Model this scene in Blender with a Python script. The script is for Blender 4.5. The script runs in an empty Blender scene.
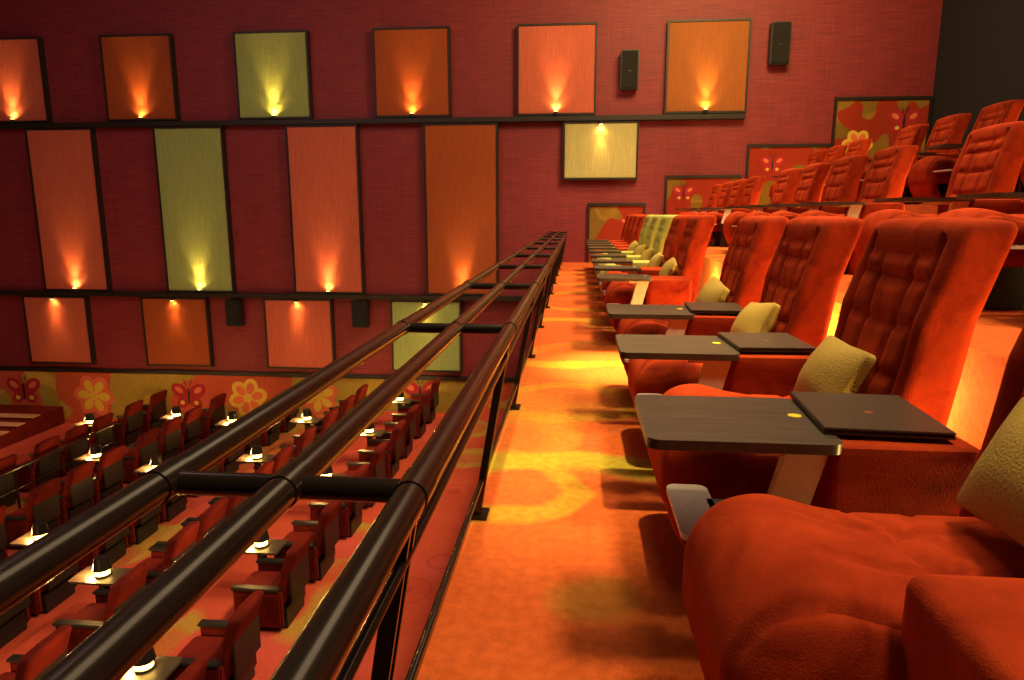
import bpy, bmesh, math, random
from mathutils import Vector, Matrix
random.seed(4)
S = bpy.context.scene
S.view_settings.view_transform = 'Standard'
S.view_settings.exposure = 0.0

# ---------------------------------------------------------------- materials
def newmat(name):
    m = bpy.data.materials.new(name); m.use_nodes = True
    nt = m.node_tree; b = nt.nodes['Principled BSDF']
    return m, nt, b
def setin(b, k, v):
    if k in b.inputs: b.inputs[k].default_value = v
def rgba(c): return (c[0], c[1], c[2], 1)
def simple(name, col, rough=.5, metal=0, bump=0, bscale=60, var=.15, sheen=0, coat=0, emis=None, estr=0):
    m, nt, b = newmat(name)
    tc = nt.nodes.new('ShaderNodeTexCoord')
    n = nt.nodes.new('ShaderNodeTexNoise'); n.inputs['Scale'].default_value = bscale
    nt.links.new(tc.outputs['Object'], n.inputs['Vector'])
    mx = nt.nodes.new('ShaderNodeMix'); mx.data_type = 'RGBA'
    mx.inputs[6].default_value = rgba([c*(1-var) for c in col])
    mx.inputs[7].default_value = rgba([min(1, c*(1+var)) for c in col])
    nt.links.new(n.outputs['Fac'], mx.inputs[0])
    nt.links.new(mx.outputs[2], b.inputs['Base Color'])
    b.inputs['Roughness'].default_value = rough
    b.inputs['Metallic'].default_value = metal
    if sheen:
        setin(b, 'Sheen Weight', sheen); setin(b, 'Sheen Roughness', .4)
        setin(b, 'Sheen Tint', rgba([min(1, c*1.5+.1) for c in col]))
    if coat: setin(b, 'Coat Weight', coat); setin(b, 'Coat Roughness', .15)
    if bump:
        bp = nt.nodes.new('ShaderNodeBump'); bp.inputs['Strength'].default_value = bump
        bp.inputs['Distance'].default_value = .01
        nt.links.new(n.outputs['Fac'], bp.inputs['Height'])
        nt.links.new(bp.outputs['Normal'], b.inputs['Normal'])
    if emis:
        setin(b, 'Emission Color', rgba(emis)); setin(b, 'Emission Strength', estr)
    return m

def velvet(name, col, col2):
    m, nt, b = newmat(name)
    tc = nt.nodes.new('ShaderNodeTexCoord')
    n = nt.nodes.new('ShaderNodeTexNoise'); n.inputs['Scale'].default_value = 5; n.inputs['Detail'].default_value = 8
    n.inputs['Roughness'].default_value = .65; n.inputs['Distortion'].default_value = .6
    nt.links.new(tc.outputs['Object'], n.inputs['Vector'])
    rp = nt.nodes.new('ShaderNodeValToRGB'); rp.color_ramp.elements[0].position = .32; rp.color_ramp.elements[1].position = .68
    nt.links.new(n.outputs['Fac'], rp.inputs[0])
    lw = nt.nodes.new('ShaderNodeLayerWeight'); lw.inputs['Blend'].default_value = .4  # velvet highlight and shade put into the base colour by view angle
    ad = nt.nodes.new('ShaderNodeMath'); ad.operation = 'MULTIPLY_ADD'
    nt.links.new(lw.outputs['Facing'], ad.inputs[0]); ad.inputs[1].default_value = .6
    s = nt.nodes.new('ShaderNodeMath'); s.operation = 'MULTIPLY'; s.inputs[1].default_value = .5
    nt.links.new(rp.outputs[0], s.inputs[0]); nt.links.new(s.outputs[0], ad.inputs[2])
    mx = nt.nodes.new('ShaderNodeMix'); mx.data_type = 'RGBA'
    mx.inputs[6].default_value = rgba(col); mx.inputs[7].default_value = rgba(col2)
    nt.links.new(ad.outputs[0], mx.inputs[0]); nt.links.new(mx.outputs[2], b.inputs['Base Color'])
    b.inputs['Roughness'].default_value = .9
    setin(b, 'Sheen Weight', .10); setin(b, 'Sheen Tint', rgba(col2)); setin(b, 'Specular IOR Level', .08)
    f = nt.nodes.new('ShaderNodeTexNoise'); f.inputs['Scale'].default_value = 240
    nt.links.new(tc.outputs['Object'], f.inputs['Vector'])
    bp = nt.nodes.new('ShaderNodeBump'); bp.inputs['Strength'].default_value = .4; bp.inputs['Distance'].default_value = .005
    nt.links.new(f.outputs['Fac'], bp.inputs['Height']); nt.links.new(bp.outputs['Normal'], b.inputs['Normal'])
    return m

def fabric_panel(name, col, scale=9):
    m, nt, b = newmat(name)
    tc = nt.nodes.new('ShaderNodeTexCoord')
    def wave(d):
        w = nt.nodes.new('ShaderNodeTexWave'); w.bands_direction = d; w.inputs['Scale'].default_value = scale
        w.inputs['Distortion'].default_value = 1.5; w.inputs['Detail'].default_value = 2
        nt.links.new(tc.outputs['Object'], w.inputs['Vector']); return w
    a, c = wave('X'), wave('Z')
    mu = nt.nodes.new('ShaderNodeMath'); mu.operation = 'MULTIPLY'
    nt.links.new(a.outputs['Fac'], mu.inputs[0]); nt.links.new(c.outputs['Fac'], mu.inputs[1])
    mp = nt.nodes.new('ShaderNodeMapping'); mp.inputs['Scale'].default_value = (14, 1, 1.2)
    nt.links.new(tc.outputs['Object'], mp.inputs['Vector'])
    n = nt.nodes.new('ShaderNodeTexNoise'); n.inputs['Scale'].default_value = 2; n.inputs['Detail'].default_value = 4
    nt.links.new(mp.outputs[0], n.inputs['Vector'])
    av = nt.nodes.new('ShaderNodeMath'); av.operation = 'MULTIPLY_ADD'; av.inputs[1].default_value = .5
    nt.links.new(mu.outputs[0], av.inputs[0])
    h = nt.nodes.new('ShaderNodeMath'); h.operation = 'MULTIPLY'; h.inputs[1].default_value = .65
    nt.links.new(n.outputs['Fac'], h.inputs[0]); nt.links.new(h.outputs[0], av.inputs[2])
    mx = nt.nodes.new('ShaderNodeMix'); mx.data_type = 'RGBA'
    mx.inputs[6].default_value = rgba([k*.62 for k in col]); mx.inputs[7].default_value = rgba([min(1, k*1.35) for k in col])
    nt.links.new(av.outputs[0], mx.inputs[0]); nt.links.new(mx.outputs[2], b.inputs['Base Color'])
    b.inputs['Roughness'].default_value = .75
    bp = nt.nodes.new('ShaderNodeBump'); bp.inputs['Strength'].default_value = .35; bp.inputs['Distance'].default_value = .015
    nt.links.new(mu.outputs[0], bp.inputs['Height']); nt.links.new(bp.outputs['Normal'], b.inputs['Normal'])
    return m

def wallcloth(name, c1, c2):
    m, nt, b = newmat(name)
    tc = nt.nodes.new('ShaderNodeTexCoord')
    def nz(sc, s):
        mp = nt.nodes.new('ShaderNodeMapping'); mp.inputs['Scale'].default_value = sc
        nt.links.new(tc.outputs['Object'], mp.inputs['Vector'])
        n = nt.nodes.new('ShaderNodeTexNoise'); n.inputs['Scale'].default_value = s; n.inputs['Detail'].default_value = 6
        nt.links.new(mp.outputs[0], n.inputs['Vector']); return n
    n = nz((1.0, 1, 34), 1.5); n2 = nz((30, 1, 1.0), 1.2)
    sc2 = nt.nodes.new('ShaderNodeMath'); sc2.operation = 'MULTIPLY'; sc2.inputs[1].default_value = .4; nt.links.new(n2.outputs['Fac'], sc2.inputs[0])
    ad = nt.nodes.new('ShaderNodeMath'); ad.operation = 'ADD'; nt.links.new(n.outputs['Fac'], ad.inputs[0]); nt.links.new(sc2.outputs[0], ad.inputs[1])
    rp = nt.nodes.new('ShaderNodeMapRange'); rp.inputs[1].default_value = .45; rp.inputs[2].default_value = .95
    nt.links.new(ad.outputs[0], rp.inputs[0])
    mx = nt.nodes.new('ShaderNodeMix'); mx.data_type = 'RGBA'
    mx.inputs[6].default_value = rgba(c1); mx.inputs[7].default_value = rgba(c2)
    nt.links.new(rp.outputs[0], mx.inputs[0]); nt.links.new(mx.outputs[2], b.inputs['Base Color'])
    b.inputs['Roughness'].default_value = .6
    bp = nt.nodes.new('ShaderNodeBump'); bp.inputs['Strength'].default_value = .3; bp.inputs['Distance'].default_value = .014
    nt.links.new(ad.outputs[0], bp.inputs['Height']); nt.links.new(bp.outputs['Normal'], b.inputs['Normal'])
    return m

def carpet(name, rings=(), base=((.50,.075,.018),(.78,.17,.035)), blob=(.42,.30,.02), blobscale=.42, pink=None, lo=.56, vs=1.1, spots=.8, pinklo=.55, bst=.9):
    m, nt, b = newmat(name)
    tc = nt.nodes.new('ShaderNodeTexCoord'); L = nt.links.new
    def mix(fac, A, B):
        mx = nt.nodes.new('ShaderNodeMix'); mx.data_type = 'RGBA'
        L(fac, mx.inputs[0])
        for i, v in ((6, A), (7, B)):
            if isinstance(v, tuple): mx.inputs[i].default_value = rgba(v)
            else: L(v, mx.inputs[i])
        return mx.outputs[2]
    def ramp(sock, pts):
        r = nt.nodes.new('ShaderNodeValToRGB'); L(sock, r.inputs[0])
        e = r.color_ramp.elements
        while len(e) < len(pts): e.new(.5)
        for k, (p, v) in enumerate(pts): e[k].position = p; e[k].color = (v, v, v, 1)
        return r.outputs[0]
    def noise(s, d=2, off=0):
        mp = nt.nodes.new('ShaderNodeMapping'); mp.inputs['Location'].default_value = (off, off*.7, off*.3)
        L(tc.outputs['Object'], mp.inputs['Vector'])
        n = nt.nodes.new('ShaderNodeTexNoise'); n.inputs['Scale'].default_value = s; n.inputs['Detail'].default_value = d
        L(mp.outputs[0], n.inputs['Vector']); return n.outputs['Fac']
    col = mix(noise(1.6, 3), base[0], base[1])
    fac = ramp(noise(blobscale, 1, 3.3), ((0, 0), (lo, 0), (lo+.02, bst), (lo+.05, bst), (lo+.075, bst*.4), (1, bst*.5)))
    col = mix(fac, col, blob)
    if pink:
        f2 = ramp(noise(blobscale*1.3, 1, 11.3), ((0, 0), (pinklo, 0), (pinklo+.02, 1)))
        col = mix(f2, col, pink)
        if spots:
            v = nt.nodes.new('ShaderNodeTexVoronoi'); v.inputs['Scale'].default_value = vs
            L(tc.outputs['Object'], v.inputs['Vector'])
            f3 = ramp(v.outputs['Distance'], ((0, spots), (.10, spots), (.12, 0), (.22, 0), (.235, .5), (.26, 0)))
            col = mix(f3, col, (.35, .03, .03))
    for (cx, cy, r, w, c, st) in rings:
        d = nt.nodes.new('ShaderNodeVectorMath'); d.operation = 'DISTANCE'
        L(tc.outputs['Object'], d.inputs[0]); d.inputs[1].default_value = (cx, cy, 0)
        a = nt.nodes.new('ShaderNodeMath'); a.operation = 'MULTIPLY_ADD'
        L(noise(2.2, 2, r*5), a.inputs[0]); a.inputs[1].default_value = .3; L(d.outputs['Value'], a.inputs[2])
        s1 = nt.nodes.new('ShaderNodeMath'); s1.operation = 'SUBTRACT'; L(a.outputs[0], s1.inputs[0]); s1.inputs[1].default_value = r+.15
        ab = nt.nodes.new('ShaderNodeMath'); ab.operation = 'ABSOLUTE'; L(s1.outputs[0], ab.inputs[0])
        f = ramp(ab.outputs[0], ((0, st), (w*.5, st), (w, 0)))
        col = mix(f, col, c)
    fine = noise(140, 2)
    mf = nt.nodes.new('ShaderNodeMath'); mf.operation = 'MULTIPLY'; L(fine, mf.inputs[0]); mf.inputs[1].default_value = .35
    col = mix(mf.outputs[0], col, (.14, .015, .004))
    mid = ramp(noise(26, 4), ((.35, .0), (.7, .34)))
    col = mix(mid, col, (.25, .03, .008))
    L(col, b.inputs['Base Color']); b.inputs['Roughness'].default_value = .9; setin(b, 'Specular IOR Level', .15)
    bp = nt.nodes.new('ShaderNodeBump'); bp.inputs['Strength'].default_value = .5; bp.inputs['Distance'].default_value = .006
    L(fine, bp.inputs['Height']); L(bp.outputs['Normal'], b.inputs['Normal'])
    return m

def wood(name, c1, c2):
    m, nt, b = newmat(name)
    tc = nt.nodes.new('ShaderNodeTexCoord')
    mp = nt.nodes.new('ShaderNodeMapping'); mp.inputs['Scale'].default_value = (3, 60, 3)
    nt.links.new(tc.outputs['Object'], mp.inputs['Vector'])
    n = nt.nodes.new('ShaderNodeTexNoise'); n.inputs['Scale'].default_value = 1.6; n.inputs['Detail'].default_value = 6
    nt.links.new(mp.outputs[0], n.inputs['Vector'])
    r = nt.nodes.new('ShaderNodeValToRGB'); r.color_ramp.elements[0].position = .35; r.color_ramp.elements[1].position = .65
    r.color_ramp.elements[0].color = rgba(c1); r.color_ramp.elements[1].color = rgba(c2)
    nt.links.new(n.outputs['Fac'], r.inputs[0]); nt.links.new(r.outputs[0], b.inputs['Base Color'])
    b.inputs['Roughness'].default_value = .4
    return m

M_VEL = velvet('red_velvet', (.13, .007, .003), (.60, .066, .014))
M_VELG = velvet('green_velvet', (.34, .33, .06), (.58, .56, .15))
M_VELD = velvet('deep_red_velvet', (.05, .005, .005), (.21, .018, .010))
M_BLACK = simple('black_plastic', (.012, .011, .011), .45)
M_GREY = simple('pale_grey_metal', (.80, .70, .58), .5, 0)
M_WOOD = wood('dark_wood', (.035, .025, .017), (.095, .072, .048))
M_STICK = simple('yellow_sticker', (.95, .75, .02), .5)
M_PIL = simple('olive_cushion', (.44, .30, .05), .85, 0, .35, 150, .3, .1)
M_RAIL = simple('dark_bronze_rail', (.030, .021, .018), .27, .55, 0, 20, .2, 0, .3)
M_LEATH = simple('menu_leather', (.060, .036, .022), .4, 0, .25, 160)
M_GOLD = simple('menu_crest', (.32, .07, .03), .5)
M_FRAME = simple('black_frame', (.018, .012, .010), .5)
M_CORAL = fabric_panel('coral_panel', (.60, .125, .070))
M_RUST = fabric_panel('rust_panel', (.38, .070, .010), 11)
M_OCHRE = fabric_panel('ochre_panel', (.36, .105, .015), 11)
M_GREEN = fabric_panel('green_panel', (.34, .44, .14))
M_CREAM = fabric_panel('cream_panel', (.50, .45, .18))
M_WALL = wallcloth('maroon_wallcloth', (.145, .010, .022), (.32, .034, .040))
M_NAVY = simple('navy_wall', (.008, .010, .018), .9)
M_CEIL = simple('ceiling_black', (.03, .02, .02), .9)
M_SPEAK = simple('speaker_cloth', (.010, .008, .009), .9, 0, .3, 200)
M_BULB = simple('warm_bulb', (1, .7, .2), .4, emis=(1, .62, .12), estr=16)
M_CARP = carpet('aisle_carpet', rings=((.1, 1.95, 1.25, .16, (.52, .44, .04), .95), (.08, 2.0, .0, .17, (.42, .28, .03), .5), (-.35, 2.9, .35, .10, (.55, .40, .03), .7), (-.05, 4.3, .42, .10, (.66, .40, .03), .55),
     (-.1, 6.6, 1.2, .14, (.66, .42, .03), .7), (.3, 9.6, 1.0, .14, (.6, .36, .02), .6), (.2, 13.0, 1.2, .15, (.6, .36, .02), .6)),
     base=((.60, .085, .020), (.92, .22, .042)), blob=(.80, .34, .04), lo=.60, bst=.55)
M_CARL = carpet('stalls_carpet', base=((.50, .05, .03), (.74, .13, .06)), blob=(.50, .34, .06), pink=(.66, .10, .07), blobscale=.4, lo=.54, vs=.7, spots=.5)
M_FLORAL = carpet('floral_mural', base=((.44, .36, .05), (.60, .48, .09)), blob=(.85, .58, .09), pink=(.78, .15, .07), blobscale=.6, lo=.52, spots=0, pinklo=.50)
M_FLORAL2 = carpet('floral_mural_muted', base=((.20, .16, .025), (.30, .20, .03)), blob=(.40, .26, .04), pink=(.40, .04, .02), blobscale=1.1, lo=.52, spots=0, pinklo=.46)
M_PET1 = simple('petal_crimson', (.42, .015, .025), .8)
M_PET2 = simple('petal_orange', (.80, .18, .07), .8)
M_PET3 = simple('petal_yellow', (.80, .56, .06), .8)
M_STEP = simple('pale_step_wood', (.70, .34, .17), .5)

# ---------------------------------------------------------------- mesh helpers
def finish(name, bm, mats, smooth=True, loc=(0, 0, 0), angle=40):
    me = bpy.data.meshes.new(name); bm.to_mesh(me); bm.free()
    for m in mats: me.materials.append(m)
    if smooth:
        for p in me.polygons: p.use_smooth = True
        try: me.set_sharp_from_angle(angle=math.radians(angle))
        except Exception: pass
    ob = bpy.data.objects.new(name, me); ob.location = loc
    S.collection.objects.link(ob); return ob
def inst(name, src, loc, rot=(0, 0, 0)):
    ob = bpy.data.objects.new(name, src.data); ob.location = loc; ob.rotation_euler = rot
    S.collection.objects.link(ob); return ob
def merge(bm, tmp, mi):
    for f in tmp.faces: f.material_index = mi
    me = bpy.data.meshes.new('tmp'); tmp.to_mesh(me); tmp.free()
    bm.from_mesh(me); bpy.data.meshes.remove(me)
def hbox(bm, lo, hi, mi=0, bev=.006, seg=2):
    t = bmesh.new(); bmesh.ops.create_cube(t, size=1)
    lo, hi = Vector(lo), Vector(hi); s = hi-lo; c = (hi+lo)/2
    for v in t.verts: v.co = Vector((v.co.x*s.x, v.co.y*s.y, v.co.z*s.z))+c
    if bev: bmesh.ops.bevel(t, geom=t.edges[:], offset=bev, segments=seg, affect='EDGES')
    merge(bm, t, mi)
def rbox(bm, c, size, r, cuts, mi=0, deform=None):
    t = bmesh.new(); bmesh.ops.create_cube(t, size=1)
    bmesh.ops.subdivide_edges(t, edges=t.edges[:], cuts=cuts, use_grid_fill=True)
    h = Vector(size)/2
    for v in t.verts:
        p = Vector((v.co.x*size[0], v.co.y*size[1], v.co.z*size[2]))
        inn = Vector([max(-(h[i]-r), min(h[i]-r, p[i])) for i in range(3)])
        d = p-inn
        if d.length > 1e-6: p = inn+d.normalized()*min(d.length, r)
        if deform: p = deform(p)
        v.co = p+Vector(c)
    bmesh.ops.recalc_face_normals(t, faces=t.faces[:])
    merge(bm, t, mi)
def cyl(bm, p0, p1, r, mi=0, seg=14, r2=None):
    p0, p1 = Vector(p0), Vector(p1); d = p1-p0
    t = bmesh.new()
    bmesh.ops.create_cone(t, cap_ends=True, segments=seg, radius1=r, radius2=r if r2 is None else r2, depth=d.length)
    q = d.to_track_quat('Z', 'Y').to_matrix().to_4x4()
    for v in t.verts: v.co = (q @ v.co)+(p0+p1)/2
    merge(bm, t, mi)
def slab(bm, x0, x1, y0, y1, z0, z1, rc, mi, bev=.004):
    t = bmesh.new(); vs = []
    for cx, cy, a0 in ((x1-rc, y1-rc, 0), (x0+rc, y1-rc, 90), (x0+rc, y0+rc, 180), (x1-rc, y0+rc, 270)):
        for k in range(6):
            a = math.radians(a0+k*18); vs.append(t.verts.new((cx+rc*math.cos(a), cy+rc*math.sin(a), z0)))
    f = t.faces.new(vs); r = bmesh.ops.extrude_face_region(t, geom=[f])
    for v in r['geom']:
        if isinstance(v, bmesh.types.BMVert): v.co.z = z1
    bmesh.ops.recalc_face_normals(t, faces=t.faces[:])
    merge(bm, t, mi)

def G(x, s): return math.exp(-(x/s)**2)

# ---------------------------------------------------------------- cinema recliner
def recliner(name, vel, table=True):
    bm = bmesh.new()
    H, W, T = .81, .61, .16
    def dback(p):
        x, y, z = p; zn = z/(H/2)
        fr = max(0, -x/(T/2))
        g = 0
        for ys in (-.10, .10):
            g = max(g, .65*G(y-ys*(1+.2*zn), .017)*(1 if -.8 < zn < .72 else 0))
        for zs in (-.25, -.09, .07, .21, .29):
            g = max(g, (.65 if zs < .25 else .5)*G(z-zs-.25*(y*y), .017)*(1 if abs(y) < .235 else 0))
            for ys in (-.10, .10):
                g = max(g, 1.2*G(math.hypot(y-ys*(1+.2*zn), z-zs), .022)*(1 if zs < .25 else 0))
        g = max(g, .8*G(abs(y)-.235, .013)*(1 if abs(zn) < .9 else 0))
        puff = .030*math.cos(max(-1, min(1, y/(W/2)))*math.pi/2)**.5 + .02*math.exp(-((zn+.65)/.35)**2)
        x -= fr*(puff-.024*g)
        y *= 1 - .10*max(0, -zn)**2 - .04*max(0, zn-.6)
        x -= .045*(abs(y)/(W/2))**3*max(0, 1-abs(zn-.25))
        x += .090*zn
        z += -.012*(abs(y)/(W/2))**2*max(0, zn)
        return Vector((x, y, z))
    rbox(bm, (1.095, 0, .785), (T, W, H), .036, 42, 0, dback)
    def dseat(p):
        x, y, z = p; xn = x/.36
        up = max(0, z/.12)
        g = 0
        for bx, by in ((.06, -.09), (.06, .09)):
            r = math.hypot(x-bx, y-by)
            g = max(g, 1.6*G(r, .03))
            a = math.atan2(y-by, x-bx)
            g = max(g, .9*G(math.sin(3*a)*r/3, .009)*G(r, .18))
        z += up*(.035*math.cos(y/.3*math.pi/2)-.018*g)
        z += .035*math.exp(-((xn+.62)/.35)**2)*up
        if xn < -.5: z -= .07*(-xn-.5)**1.5
        if z > .02: z -= .012*G(abs(y)-.235, .012)
        return Vector((x, y, z))
    rbox(bm, (.655, 0, .375), (.74, .595, .27), .095, 38, 0, dseat)
    rbox(bm, (.40, 0, .22), (.11, .54, .26), .045, 12, 0, lambda p: Vector((p.x-.03*math.cos(p.z/.13*1.5)+.04*(-p.z/.13), p.y, p.z)))
    hbox(bm, (.46, -.25, 0), (1.12, .25, .26), 1, .01)
    hbox(bm, (.98, -.20, .2), (1.10, .20, .5), 1, .01)
    if table:
        rbox(bm, (.80, -.515, .325), (.37, .405, .64), .022, 22, 0)
        hbox(bm, (.66, -.69, 0), (.96, -.34, .03), 1, .003)
        slab(bm, .18, .65, -.74, -.315, .630, .656, .035, 2)
        t = bmesh.new(); bmesh.ops.create_cube(t, size=1)
        for v in t.verts:
            up = v.co.z > 0
            v.co = Vector(((.57 if up else .51)+v.co.x*.10, -.70+v.co.y*.03, .63 if up else .395))
        merge(bm, t, 3)
        hbox(bm, (.45, -.71, .612), (.62, -.46, .630), 3, .003)
        slab(bm, .28, .40, -.71, -.36, .375, .390, .03, 3)
        hbox(bm, (.38, -.60, .37), (.62, -.46, .390), 1, .003)
        hbox(bm, (.50, -.57, 0.0), (.60, -.53, .376), 1, .004)
        cyl(bm, (.60, -.50, .6555), (.60, -.50, .6575), .018, 4, 24)
    else:
        rbox(bm, (.79, -.43, .315), (.46, .40, .63), .03, 22, 0)
    return finish(name, bm, [vel, M_BLACK, M_WOOD, M_GREY, M_STICK])

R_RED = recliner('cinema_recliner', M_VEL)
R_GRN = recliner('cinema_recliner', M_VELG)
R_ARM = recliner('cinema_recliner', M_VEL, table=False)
R_ARM.location = (-.02, 1.32, 0)

bm = bmesh.new()
def dp(p):
    e = (1-min(1, abs(p.y)/.22)**2.5)*(1-min(1, abs(p.z)/.14)**2.5)
    return Vector((p.x*(.22+.85*e), p.y*(1-.05*(1-abs(p.z)/.14)), p.z*(1-.05*(1-abs(p.y)/.22))))
rbox(bm, (0, 0, 0), (.14, .42, .27), .02, 16, 0, dp)
PIL = finish('throw_pillow', bm, [M_PIL], angle=60)
bm = bmesh.new()
hbox(bm, (-.15, -.18, 0), (.15, .18, .006), 0, .002)
hbox(bm, (-.146, -.175, .006), (.148, .175, .012), 2, 0)
hbox(bm, (-.15, -.18, .012), (.15, .18, .018), 0, .002)
hbox(bm, (-.155, -.18, 0), (-.146, .18, .018), 0, .002)
cyl(bm, (.0, -.02, .0178), (.0, -.02, .0184), .011, 1, 20)
MENU = finish('menu_folder', bm, [M_LEATH, M_GOLD, M_BLACK])

rows = [
 (0.0, 0.0, [2.36, 3.43, 4.50, 6.65, 7.72, 8.79, 9.86, 10.93, 12.0, 13.07, 14.14, 15.2], (7.72+1, 11)),
 (1.9, .65, [3.35, 4.40, 5.46, 7.15, 8.25, 9.35, 10.45, 12.4, 13.45, 14.5, 15.55], None),
 (3.8, 1.30, [5.6, 6.7, 7.8, 8.9, 9.97, 11.05, 13.0, 14.1, 15.2], None)]
fg = False; pf = False
R_RED.location = (0, 2.36, 0)
def addpil(x, y, z):
    global pf
    loc = (x+.870, y, z+.645); rot = (random.uniform(-.15, .15), math.radians(26), random.uniform(-.1, .1))
    if not pf:
        PIL.location = loc; PIL.rotation_euler = rot; pf = True
    else: inst('throw_pillow', PIL, loc, rot)
addpil(.015, 1.27, .07)
for ri, (dx, z, ys, g) in enumerate(rows):
    for y in ys:
        green = g and g[0] < y < g[1]
        if green and not fg: R_GRN.location = (dx, y, z); fg = True
        elif green: inst('cinema_recliner', R_GRN, (dx, y, z))
        elif ri == 0 and y == 2.36: pass
        else: inst('cinema_recliner', R_RED, (dx, y, z))
        if ri == 0 and y < 12: addpil(dx, y, z)
MENU.location = (.79, 2.36-.49, .657); MENU.rotation_euler = (0, 0, -.06)
inst('menu_folder', MENU, (.80, 3.43-.50, .657), (0, 0, .04))
inst('menu_folder', MENU, (.80, 4.50-.50, .657), (0, 0, -.04))

# ---------------------------------------------------------------- room shell
WY = 17.3
def box(name, lo, hi, mat):
    bm = bmesh.new(); hbox(bm, lo, hi, 0, 0); return finish(name, bm, [mat], False)
box('floor', (-.42, -3, -.4), (1.65, WY, 0), M_CARP)
box('floor_tier', (1.65, -3, -.4), (3.55, WY, .65), M_CARP)
box('floor_tier', (3.55, -3, -.4), (5.45, WY, 1.30), M_CARP)
box('floor_tier', (5.45, -3, -.4), (8.1, WY, 1.95), M_CARP)
box('floor_stalls', (-20, -3, -4.8), (-.3, WY, -4.6), M_CARL)
box('wall_balcony', (-.40, -3, -4.6), (-.25, WY, -.4), M_WALL)
box('wall_far', (-20, WY, -4.8), (8.3, WY+.2, 8.5), M_WALL)
box('wall_right', (8.1, -3, -.4), (8.3, WY, 8.5), M_NAVY)
box('wall_left', (-20.2, -3, -4.8), (-20, WY+.2, 8.5), M_NAVY)
box('wall_near', (-20, -3.2, -4.8), (8.3, -3, 8.5), M_NAVY)
box('ceiling', (-20.2, -3.2, 8.5), (8.3, WY+.2, 8.7), M_CEIL)

E = 1.2
bm = bmesh.new(); hbox(bm, (-20, WY-.22, E+2.20), (3.88, WY, E+2.32), 0, .01); finish('trim_1', bm, [M_FRAME])
bm = bmesh.new(); hbox(bm, (-20, WY-.22, E-2.18), (-.42, WY, E-2.06), 0, .01); finish('trim_2', bm, [M_FRAME])
bm = bmesh.new(); hbox(bm, (-20, WY-.08, E-4.32), (-.42, WY, E-4.22), 0, .01); finish('trim_3', bm, [M_FRAME])

def panel(x0, x1, z0, z1, mat, light, nm='acoustic_panel'):
    cx, cz = (x0+x1)/2, (z0+z1)/2
    bm = bmesh.new(); w, h = (x1-x0)/2, (z1-z0)/2; d = .17; t = .045
    hbox(bm, (-w+t, -d+.02, -h+t), (w-t, 0, h-t), 0, .01)
    for lo, hi in (((-w, -d, -h), (-w+t, 0, h)), ((w-t, -d, -h), (w, 0, h)), ((-w+t, -d, -h), (w-t, 0, -h+t)), ((-w+t, -d, h-t), (w-t, 0, h))):
        hbox(bm, lo, hi, 1, .004)
    ob = finish(nm, bm, [mat, M_FRAME], False, (cx, WY-.004, cz))
    if light:
        up = light == 'up'
        zz = (-h+.03) if up else (h-.03)
        bm = bmesh.new(); s = 1 if up else -1
        cyl(bm, (0, -.22, zz-.03*s), (0, -.22, zz+.05*s), .05, 0, 16)
        cyl(bm, (0, -.22, zz+.05*s), (0, -.22, zz+.062*s), .04, 1, 16)
        fx = finish('uplight_fixture', bm, [M_BLACK, M_BULB]); fx.parent = ob
        for e, ang, tilt, off in ((190 if up else 60, 52, 9, -.31), (34 if up else 18, 140, 25, -.23)):
            li = bpy.data.lights.new('uplight', 'SPOT'); li.energy = e; li.color = (1, .54, .13)
            li.spot_size = math.radians(ang); li.spot_blend = 1; li.shadow_soft_size = .03
            lo = bpy.data.objects.new('uplight_lamp', li); lo.parent = ob
            lo.location = (0, off, zz+.08*s)
            lo.rotation_euler = (math.radians(180-tilt) if up else math.radians(tilt), 0, 0)
            S.collection.objects.link(lo)
    return ob
for i, m in enumerate((M_CORAL, M_RUST, M_GREEN, M_RUST, M_CORAL, M_OCHRE)):
    x = -15.6+3.52*i
    panel(x, x+1.9, E+2.34, E+4.42, m, 'up')
for i, m in enumerate((M_RUST, M_CORAL, M_GREEN, M_CORAL, M_RUST)):
    x = -17.92+3.52*i
    panel(x, x+1.86, E-2.05, E+2.19, m, 'up')
panel(-.39, 1.42, E+.82, E+2.19, M_CREAM, 'down')
for i, m in enumerate((M_CORAL, M_RUST, M_CORAL, M_GREEN)):
    x = -15.1+3.43*i
    panel(x, x+1.86, E-4.08, E-2.19, m, 'down')

# mural : framed panel with applied flower / butterfly motifs
def disc(bm, cx, cz, rx, rz, a, yy, m, seg=20):
    vs = []
    for k in range(seg):
        t = 2*math.pi*k/seg
        ux, uz = rx*math.cos(t), rz*math.sin(t)
        vs.append(bm.verts.new((cx+ux*math.cos(a)-uz*math.sin(a), yy, cz+ux*math.sin(a)+uz*math.cos(a))))
    f = bm.faces.new(vs); f.material_index = m
    f.normal_update()
    if f.normal.y > 0: f.normal_flip()
def flower(bm, x, z, r, mi, ci, n, y):
    rot = random.uniform(0, 1.2)
    for k in range(n):
        a = rot+2*math.pi*k/n
        disc(bm, x+.5*r*math.cos(a), z+.5*r*math.sin(a), .52*r, .40*r, a, y-.001*k, mi)
        disc(bm, x+.5*r*math.cos(a), z+.5*r*math.sin(a), .30*r, .2*r, a, y-.008-.001*k, ci)
    disc(bm, x, z, .22*r, .22*r, 0, y-.016, 4)
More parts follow.
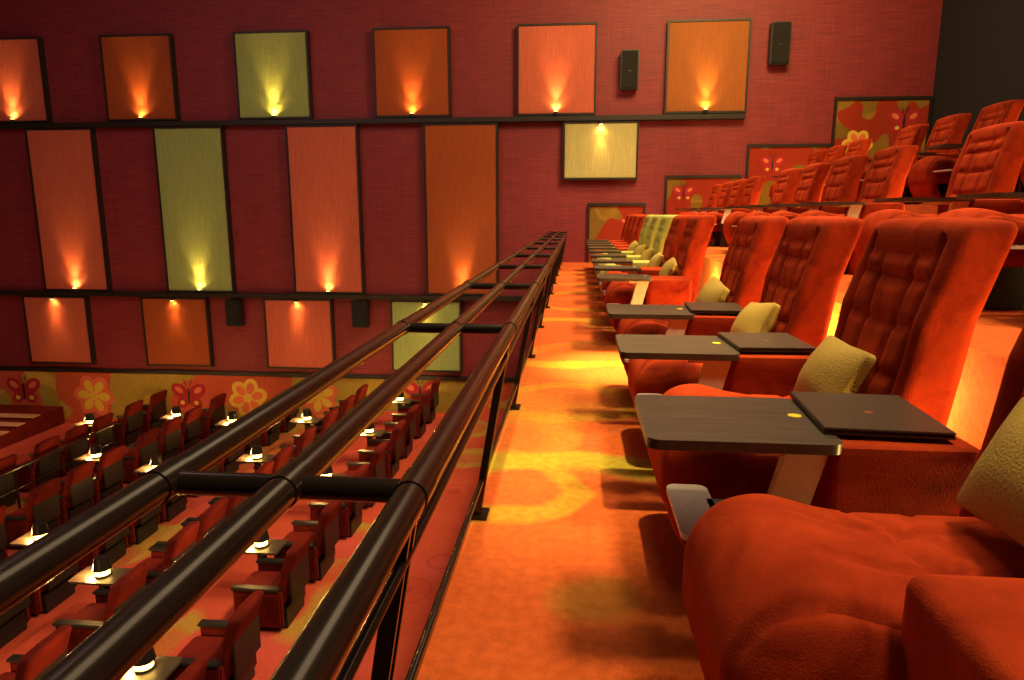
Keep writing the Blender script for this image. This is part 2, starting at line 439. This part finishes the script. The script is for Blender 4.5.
def butterfly(bm, x, z, r, y):
    for s in (-1, 1):
        disc(bm, x+s*.5*r, z+.30*r, .55*r, .38*r, s*.6, y, 2)
        disc(bm, x+s*.38*r, z-.35*r, .36*r, .30*r, -s*.7, y-.001, 2)
        disc(bm, x+s*.55*r, z+.36*r, .26*r, .15*r, s*.6, y-.004, 3)
        disc(bm, x+s*.40*r, z-.36*r, .14*r, .12*r, 0, y-.005, 4)
        disc(bm, x+s*.15*r, z+.75*r, .03*r, .25*r, -s*.4, y-.005, 1, 8)
    disc(bm, x, z, .07*r, .5*r, 0, y-.008, 1)
def wains(x0, x1, z0, z1, motifs, mat):
    bm = bmesh.new(); hbox(bm, (x0, WY-.05, z0), (x1, WY-.004, z1), 0, 0)
    for lo, hi in (((x0-.05, WY-.09, z0), (x0, WY-.004, z1)), ((x1, WY-.09, z0), (x1+.05, WY-.004, z1)), ((x0-.05, WY-.09, z1), (x1+.05, WY-.004, z1+.07))):
        hbox(bm, lo, hi, 1, 0)
    for (k, x, z, r) in motifs:
        if k == 0: butterfly(bm, x, z, r, WY-.055)
        else: flower(bm, x, z, r, 3 if k == 1 else 4, 4 if k == 1 else 3, 6, WY-.055)
    finish('floral_mural_panel', bm, [mat, M_FRAME, M_PET1, M_PET2, M_PET3], False)
wains(-19.9, -.5, -4.6, E-4.33, [(0, -15.5, -3.72, .52), (1, -13.4, -3.8, .6), (0, -10.6, -3.75, .5), (2, -8.9, -3.75, .55), (1, -6.9, -3.65, .55),
      (0, -4.1, -3.52, .5), (2, -2.4, -3.6, .45), (1, -17.3, -3.9, .6)], M_FLORAL)
wains(.29, 1.60, 0, 1.40, [(0, 1.25, .95, .22)], M_FLORAL2)
wains(2.15, 3.85, .65, 2.05, [(0, 2.55, 1.68, .26)], M_FLORAL2)
wains(4.05, 5.85, 1.3, 2.76, [(0, 4.6, 2.35, .28)], M_FLORAL2)
wains(5.97, 8.02, 1.95, 3.8, [(0, 7.5, 3.3, .36), (2, 6.5, 2.8, .35)], M_FLORAL2)
random.seed(5)

def speaker(x, z, w, h):
    bm = bmesh.new()
    hbox(bm, (-w/2, -.30, -h/2), (w/2, -.06, h/2), 0, .02)
    hbox(bm, (-w/2+.03, -.32, -h/2+.03), (w/2-.03, -.30, h/2-.03), 1, .008)
    hbox(bm, (-.04, -.328, -.05), (.04, -.32, -.02), 0, .002)
    hbox(bm, (-.06, -.08, -.1), (.06, 0, .1), 0, .01)
    finish('wall_speaker', bm, [M_BLACK, M_SPEAK], True, (x, WY-.004, z))
speaker(1.15, E+3.33, .42, .88); speaker(4.54, E+3.84, .44, .92)
speaker(-9.03, E-2.58, .42, .70); speaker(-5.6, E-2.56, .42, .70)

# ---------------------------------------------------------------- balcony railing
bm = bmesh.new()
ZR = E-.43
ys = [1.0-1.555+1.555*k for k in range(0, 12)]
for x in (-.665, -.457, -.25):
    cyl(bm, (x, -1.5, ZR), (x, 17.25, ZR), .0262, 0, 28)
cyl(bm, (-.27, -1.5, ZR-.12), (-.27, 17.25, ZR-.12), .010, 0, 12)
cyl(bm, (-.36, -1.5, .16), (-.36, 17.25, .16), .008, 0, 10)
for y in ys:
    cyl(bm, (-.69, y, ZR-.004), (-.235, y, ZR-.004), .0195, 0, 16)
    for x in (-.665, -.457, -.25):
        cyl(bm, (x, y-.035, ZR), (x, y+.035, ZR), .0285, 0, 28)
    for dy in (-.020, .020):
        t = bmesh.new(); bmesh.ops.create_cube(t, size=1)
        for v in t.verts:
            top = v.co.z > 0
            v.co = Vector(((-.258 if top else -.385)+v.co.x*.030, y+dy+v.co.y*.010, ZR if top else 0.012))
        merge(bm, t, 0)
    for k in (.3, .6):
        hbox(bm, (-.385+.127*k-.01, y-.02, ZR*k-.01), (-.385+.127*k+.01, y+.02, ZR*k+.01), 0, .002)
    hbox(bm, (-.415, y-.05, 0), (-.34, y+.05, .014), 0, .003)
hbox(bm, (-.42, -1.5, -.02), (-.40, 17.25, .03), 0, 0)
finish('balcony_railing', bm, [M_RAIL], True)

# ---------------------------------------------------------------- stalls seating on low tiers
def stallchair():
    bm = bmesh.new()
    def db(p):
        zn = p.z/.36; fr = max(0, -p.x/.06)
        g = max(G(p.y-.1, .02), G(p.y+.1, .02), G(p.z, .02), G(p.z-.18, .02))
        return Vector((p.x-fr*(.03*math.cos(p.y/.31*1.5)-.012*g)+.12*zn, p.y, p.z))
    rbox(bm, (.36, 0, .70), (.13, .62, .74), .05, 16, 0, db)
    rbox(bm, (0, 0, .38), (.66, .58, .20), .07, 12, 0, lambda p: Vector((p.x, p.y, p.z+.02*math.cos(p.y*5))))
    for s in (-1, 1):
        hbox(bm, (-.28, s*.34-.045, .06), (.34, s*.34+.045, .56), 0, .02)
        hbox(bm, (-.30, s*.34-.055, .56), (.32, s*.34+.055, .60), 1, .01)
    hbox(bm, (-.2, -.28, 0), (.36, .28, .28), 1, .01)
    hbox(bm, (.42, -.29, .36), (.45, .29, .80), 1, .01)
    return finish('stalls_armchair', bm, [M_VELD, M_BLACK])
SC = stallchair()
bm = bmesh.new()
slab(bm, -.36, .30, -.20, .20, .64, .67, .04, 0)
hbox(bm, (-.05, -.05, .03), (.05, .05, .64), 1, .01); hbox(bm, (-.16, -.14, 0), (.16, .14, .03), 1, .01)
ST = finish('side_table', bm, [M_WOOD, M_BLACK])
bm = bmesh.new()
cyl(bm, (0, 0, 0), (0, 0, .02), .10, 0, 20); cyl(bm, (0, 0, .02), (0, 0, .09), .085, 1, 20)
cyl(bm, (0, 0, .09), (0, 0, .25), .115, 0, 20, .085)
TL = finish('table_lamp', bm, [M_BLACK, M_BULB])
first = True; fc = True
sl = [(-4.3, .60, (2.6, 5.8, 8.4, 10.9, 13.4, 15.9)), (-6.15, .45, (5.2, 7.7, 12.1, 14.6)), (-8.0, .30, (5.9, 8.85, 11.75, 14.7)),
      (-9.9, .15, (6.8, 9.7, 12.6, 15.5)), (-12.0, .0, (9.4, 12.3, 15.2))]
for X, dz, yl in sl:
    z0 = -4.6+dz
    if dz: box('floor_stalls_tier', (X-.75, 1, -4.6), (X+1.1, WY-.1, z0), M_CARL)
    for k, y in enumerate(yl):
        if first: ST.location = (X, y, z0); TL.location = (X, y, z0+.674); lamp = TL; first = False
        else:
            inst('side_table', ST, (X, y, z0)); lamp = inst('table_lamp', TL, (X, y, z0+.674))
        li = bpy.data.lights.new('table_glow', 'POINT'); li.energy = 32; li.color = (1, .50, .14); li.shadow_soft_size = .06
        lo = bpy.data.objects.new('lamp_glow', li); lo.parent = lamp; lo.location = (-.16, 0, .09); S.collection.objects.link(lo)
        y2 = yl[k+1] if k+1 < len(yl) else min(WY+.1, y+2.2)
        a, b_ = y+.58, y2-.58
        n = int((b_-a)/.79)
        for j in range(n+1):
            yy = a+(b_-a)*(j/n if n else 0)
            if yy > 16.85: continue
            if fc: SC.location = (X+.35, yy, z0); fc = False
            else: inst('stalls_armchair', SC, (X+.35, yy, z0))
box('floor_stalls_tier', (-3.2, 1, -4.6), (-.42, WY-.1, -3.85), M_CARL)
bm = bmesh.new()
for z, r in ((.85, .035), (.45, .02)): cyl(bm, (0, 8.8, z), (0, 14.6, z), r, 0)
for y in (8.8, 10.2, 11.7, 13.2, 14.6): cyl(bm, (0, y, 0), (0, y, .85), .025, 0)
finish('stalls_handrail', bm, [M_RAIL], True, (-10.95, 0, -4.6))
bm = bmesh.new()
for k in range(8):
    z = -4.6+.065*(k+1)
    y0 = 12.4+.52*k
    hbox(bm, (-19, y0, -4.6), (-14.3, y0+.52 if k < 7 else WY-.15, z-.03), 1, 0)
    hbox(bm, (-19, y0-.03, z-.03), (-14.25, y0+.24, z), 0, .004)
finish('stalls_staircase', bm, [M_STEP, M_VELD], False)

# ---------------------------------------------------------------- lights
def area(name, loc, target, size, e, col, sy=None):
    li = bpy.data.lights.new(name, 'AREA'); li.energy = e; li.color = col; li.size = size
    if sy: li.shape = 'RECTANGLE'; li.size_y = sy
    ob = bpy.data.objects.new(name, li); ob.location = loc
    ob.rotation_euler = (Vector(target)-Vector(loc)).to_track_quat('-Z', 'Y').to_euler()
    S.collection.objects.link(ob)
area('ceiling_light_upper', (1.5, 7, 8.2), (1.5, 7, 0), 4, 460, (1, .74, .42), 14)
area('added_stalls_wash', (-9, 8, 8.2), (-9, 12, 0), 8, 520, (1, .62, .58), 9)  # added pinkish fill washing the stalls and the left of the far wall
area('added_wall_wash', (3.2, 11.5, 8.2), (2, 17.3, 4.2), 3, 850, (1, .68, .24))  # added fill, makes the right part of the far wall warmer and brighter
def spot(name, loc, target, e, col, ang, soft=.12, blend=.6):
    li = bpy.data.lights.new(name, 'SPOT'); li.energy = e; li.color = col; li.spot_size = math.radians(ang); li.spot_blend = blend; li.shadow_soft_size = soft
    ob = bpy.data.objects.new(name, li); ob.location = loc
    ob.rotation_euler = (Vector(target)-Vector(loc)).to_track_quat('-Z', 'Y').to_euler(); S.collection.objects.link(ob)
for y, e in ((1.2, 1700), (5.2, 2300), (9.5, 2300), (14, 2300)):
    spot('ceiling_downlight', (2.6, y-.3, 7.9), (.0, y+.6, 0), e, (1, .72, .34), 60, .6)
spot('added_pool_spot', (1.9, 5.5, 7.9), (.42, 5.35, 0), 14000, (1, .78, .28), 11, .1, 1)  # added narrow spot for the yellow pool on the aisle at the seat gap
spot('added_pool_spot', (.8, 3.0, 7.9), (.05, 3.1, 0), 3200, (1, .78, .3), 16, .1, 1)  # added spot for an extra bright pool on the near aisle floor
spot('added_pool_spot', (-4, 4, 8.0), (-15.8, 15, -4.6), 5000, (1, .7, .4), 13, .1, 1)  # added spot to brighten the stalls treads
bm = bmesh.new(); hbox(bm, (-.03, -.09, -.04), (0, .09, .04), 0, .004); hbox(bm, (-.034, -.07, -.025), (-.03, .07, .025), 1, 0)
SL = finish('step_light', bm, [M_BLACK, M_BULB]); fl = True
for X, z, yl in ((1.65, .35, (1.6, 3.3, 4.4, 5.6, 8.3, 11, 13.8)), (3.55, 1.0, (4.0, 6.3, 9.0, 11.5, 14.5)), (5.45, 1.65, (8, 12, 15.5))):
    for y in yl:
        if fl: SL.location = (X, y, z); o = SL; fl = False
        else: o = inst('step_light', SL, (X, y, z))
        li = bpy.data.lights.new('step_glow', 'POINT'); li.energy = 42; li.color = (1, .66, .18); li.shadow_soft_size = .04
        lo = bpy.data.objects.new('step_glow', li); lo.parent = o; lo.location = (-.16, 0, 0); S.collection.objects.link(lo)

w = bpy.data.worlds.new('world'); S.world = w; w.use_nodes = True
w.node_tree.nodes['Background'].inputs[0].default_value = (.5, .25, .2, 1)
w.node_tree.nodes['Background'].inputs[1].default_value = .05

# ---------------------------------------------------------------- camera
cd = bpy.data.cameras.new('camera'); cd.lens = 680/1024*36; cd.sensor_width = 36; cd.clip_start = .02; cd.clip_end = 200
co = bpy.data.objects.new('camera', cd); co.location = (0, 0, E)
co.rotation_euler = (math.radians(90-10.5), 0, math.radians(5.45))
S.collection.objects.link(co); S.camera = co
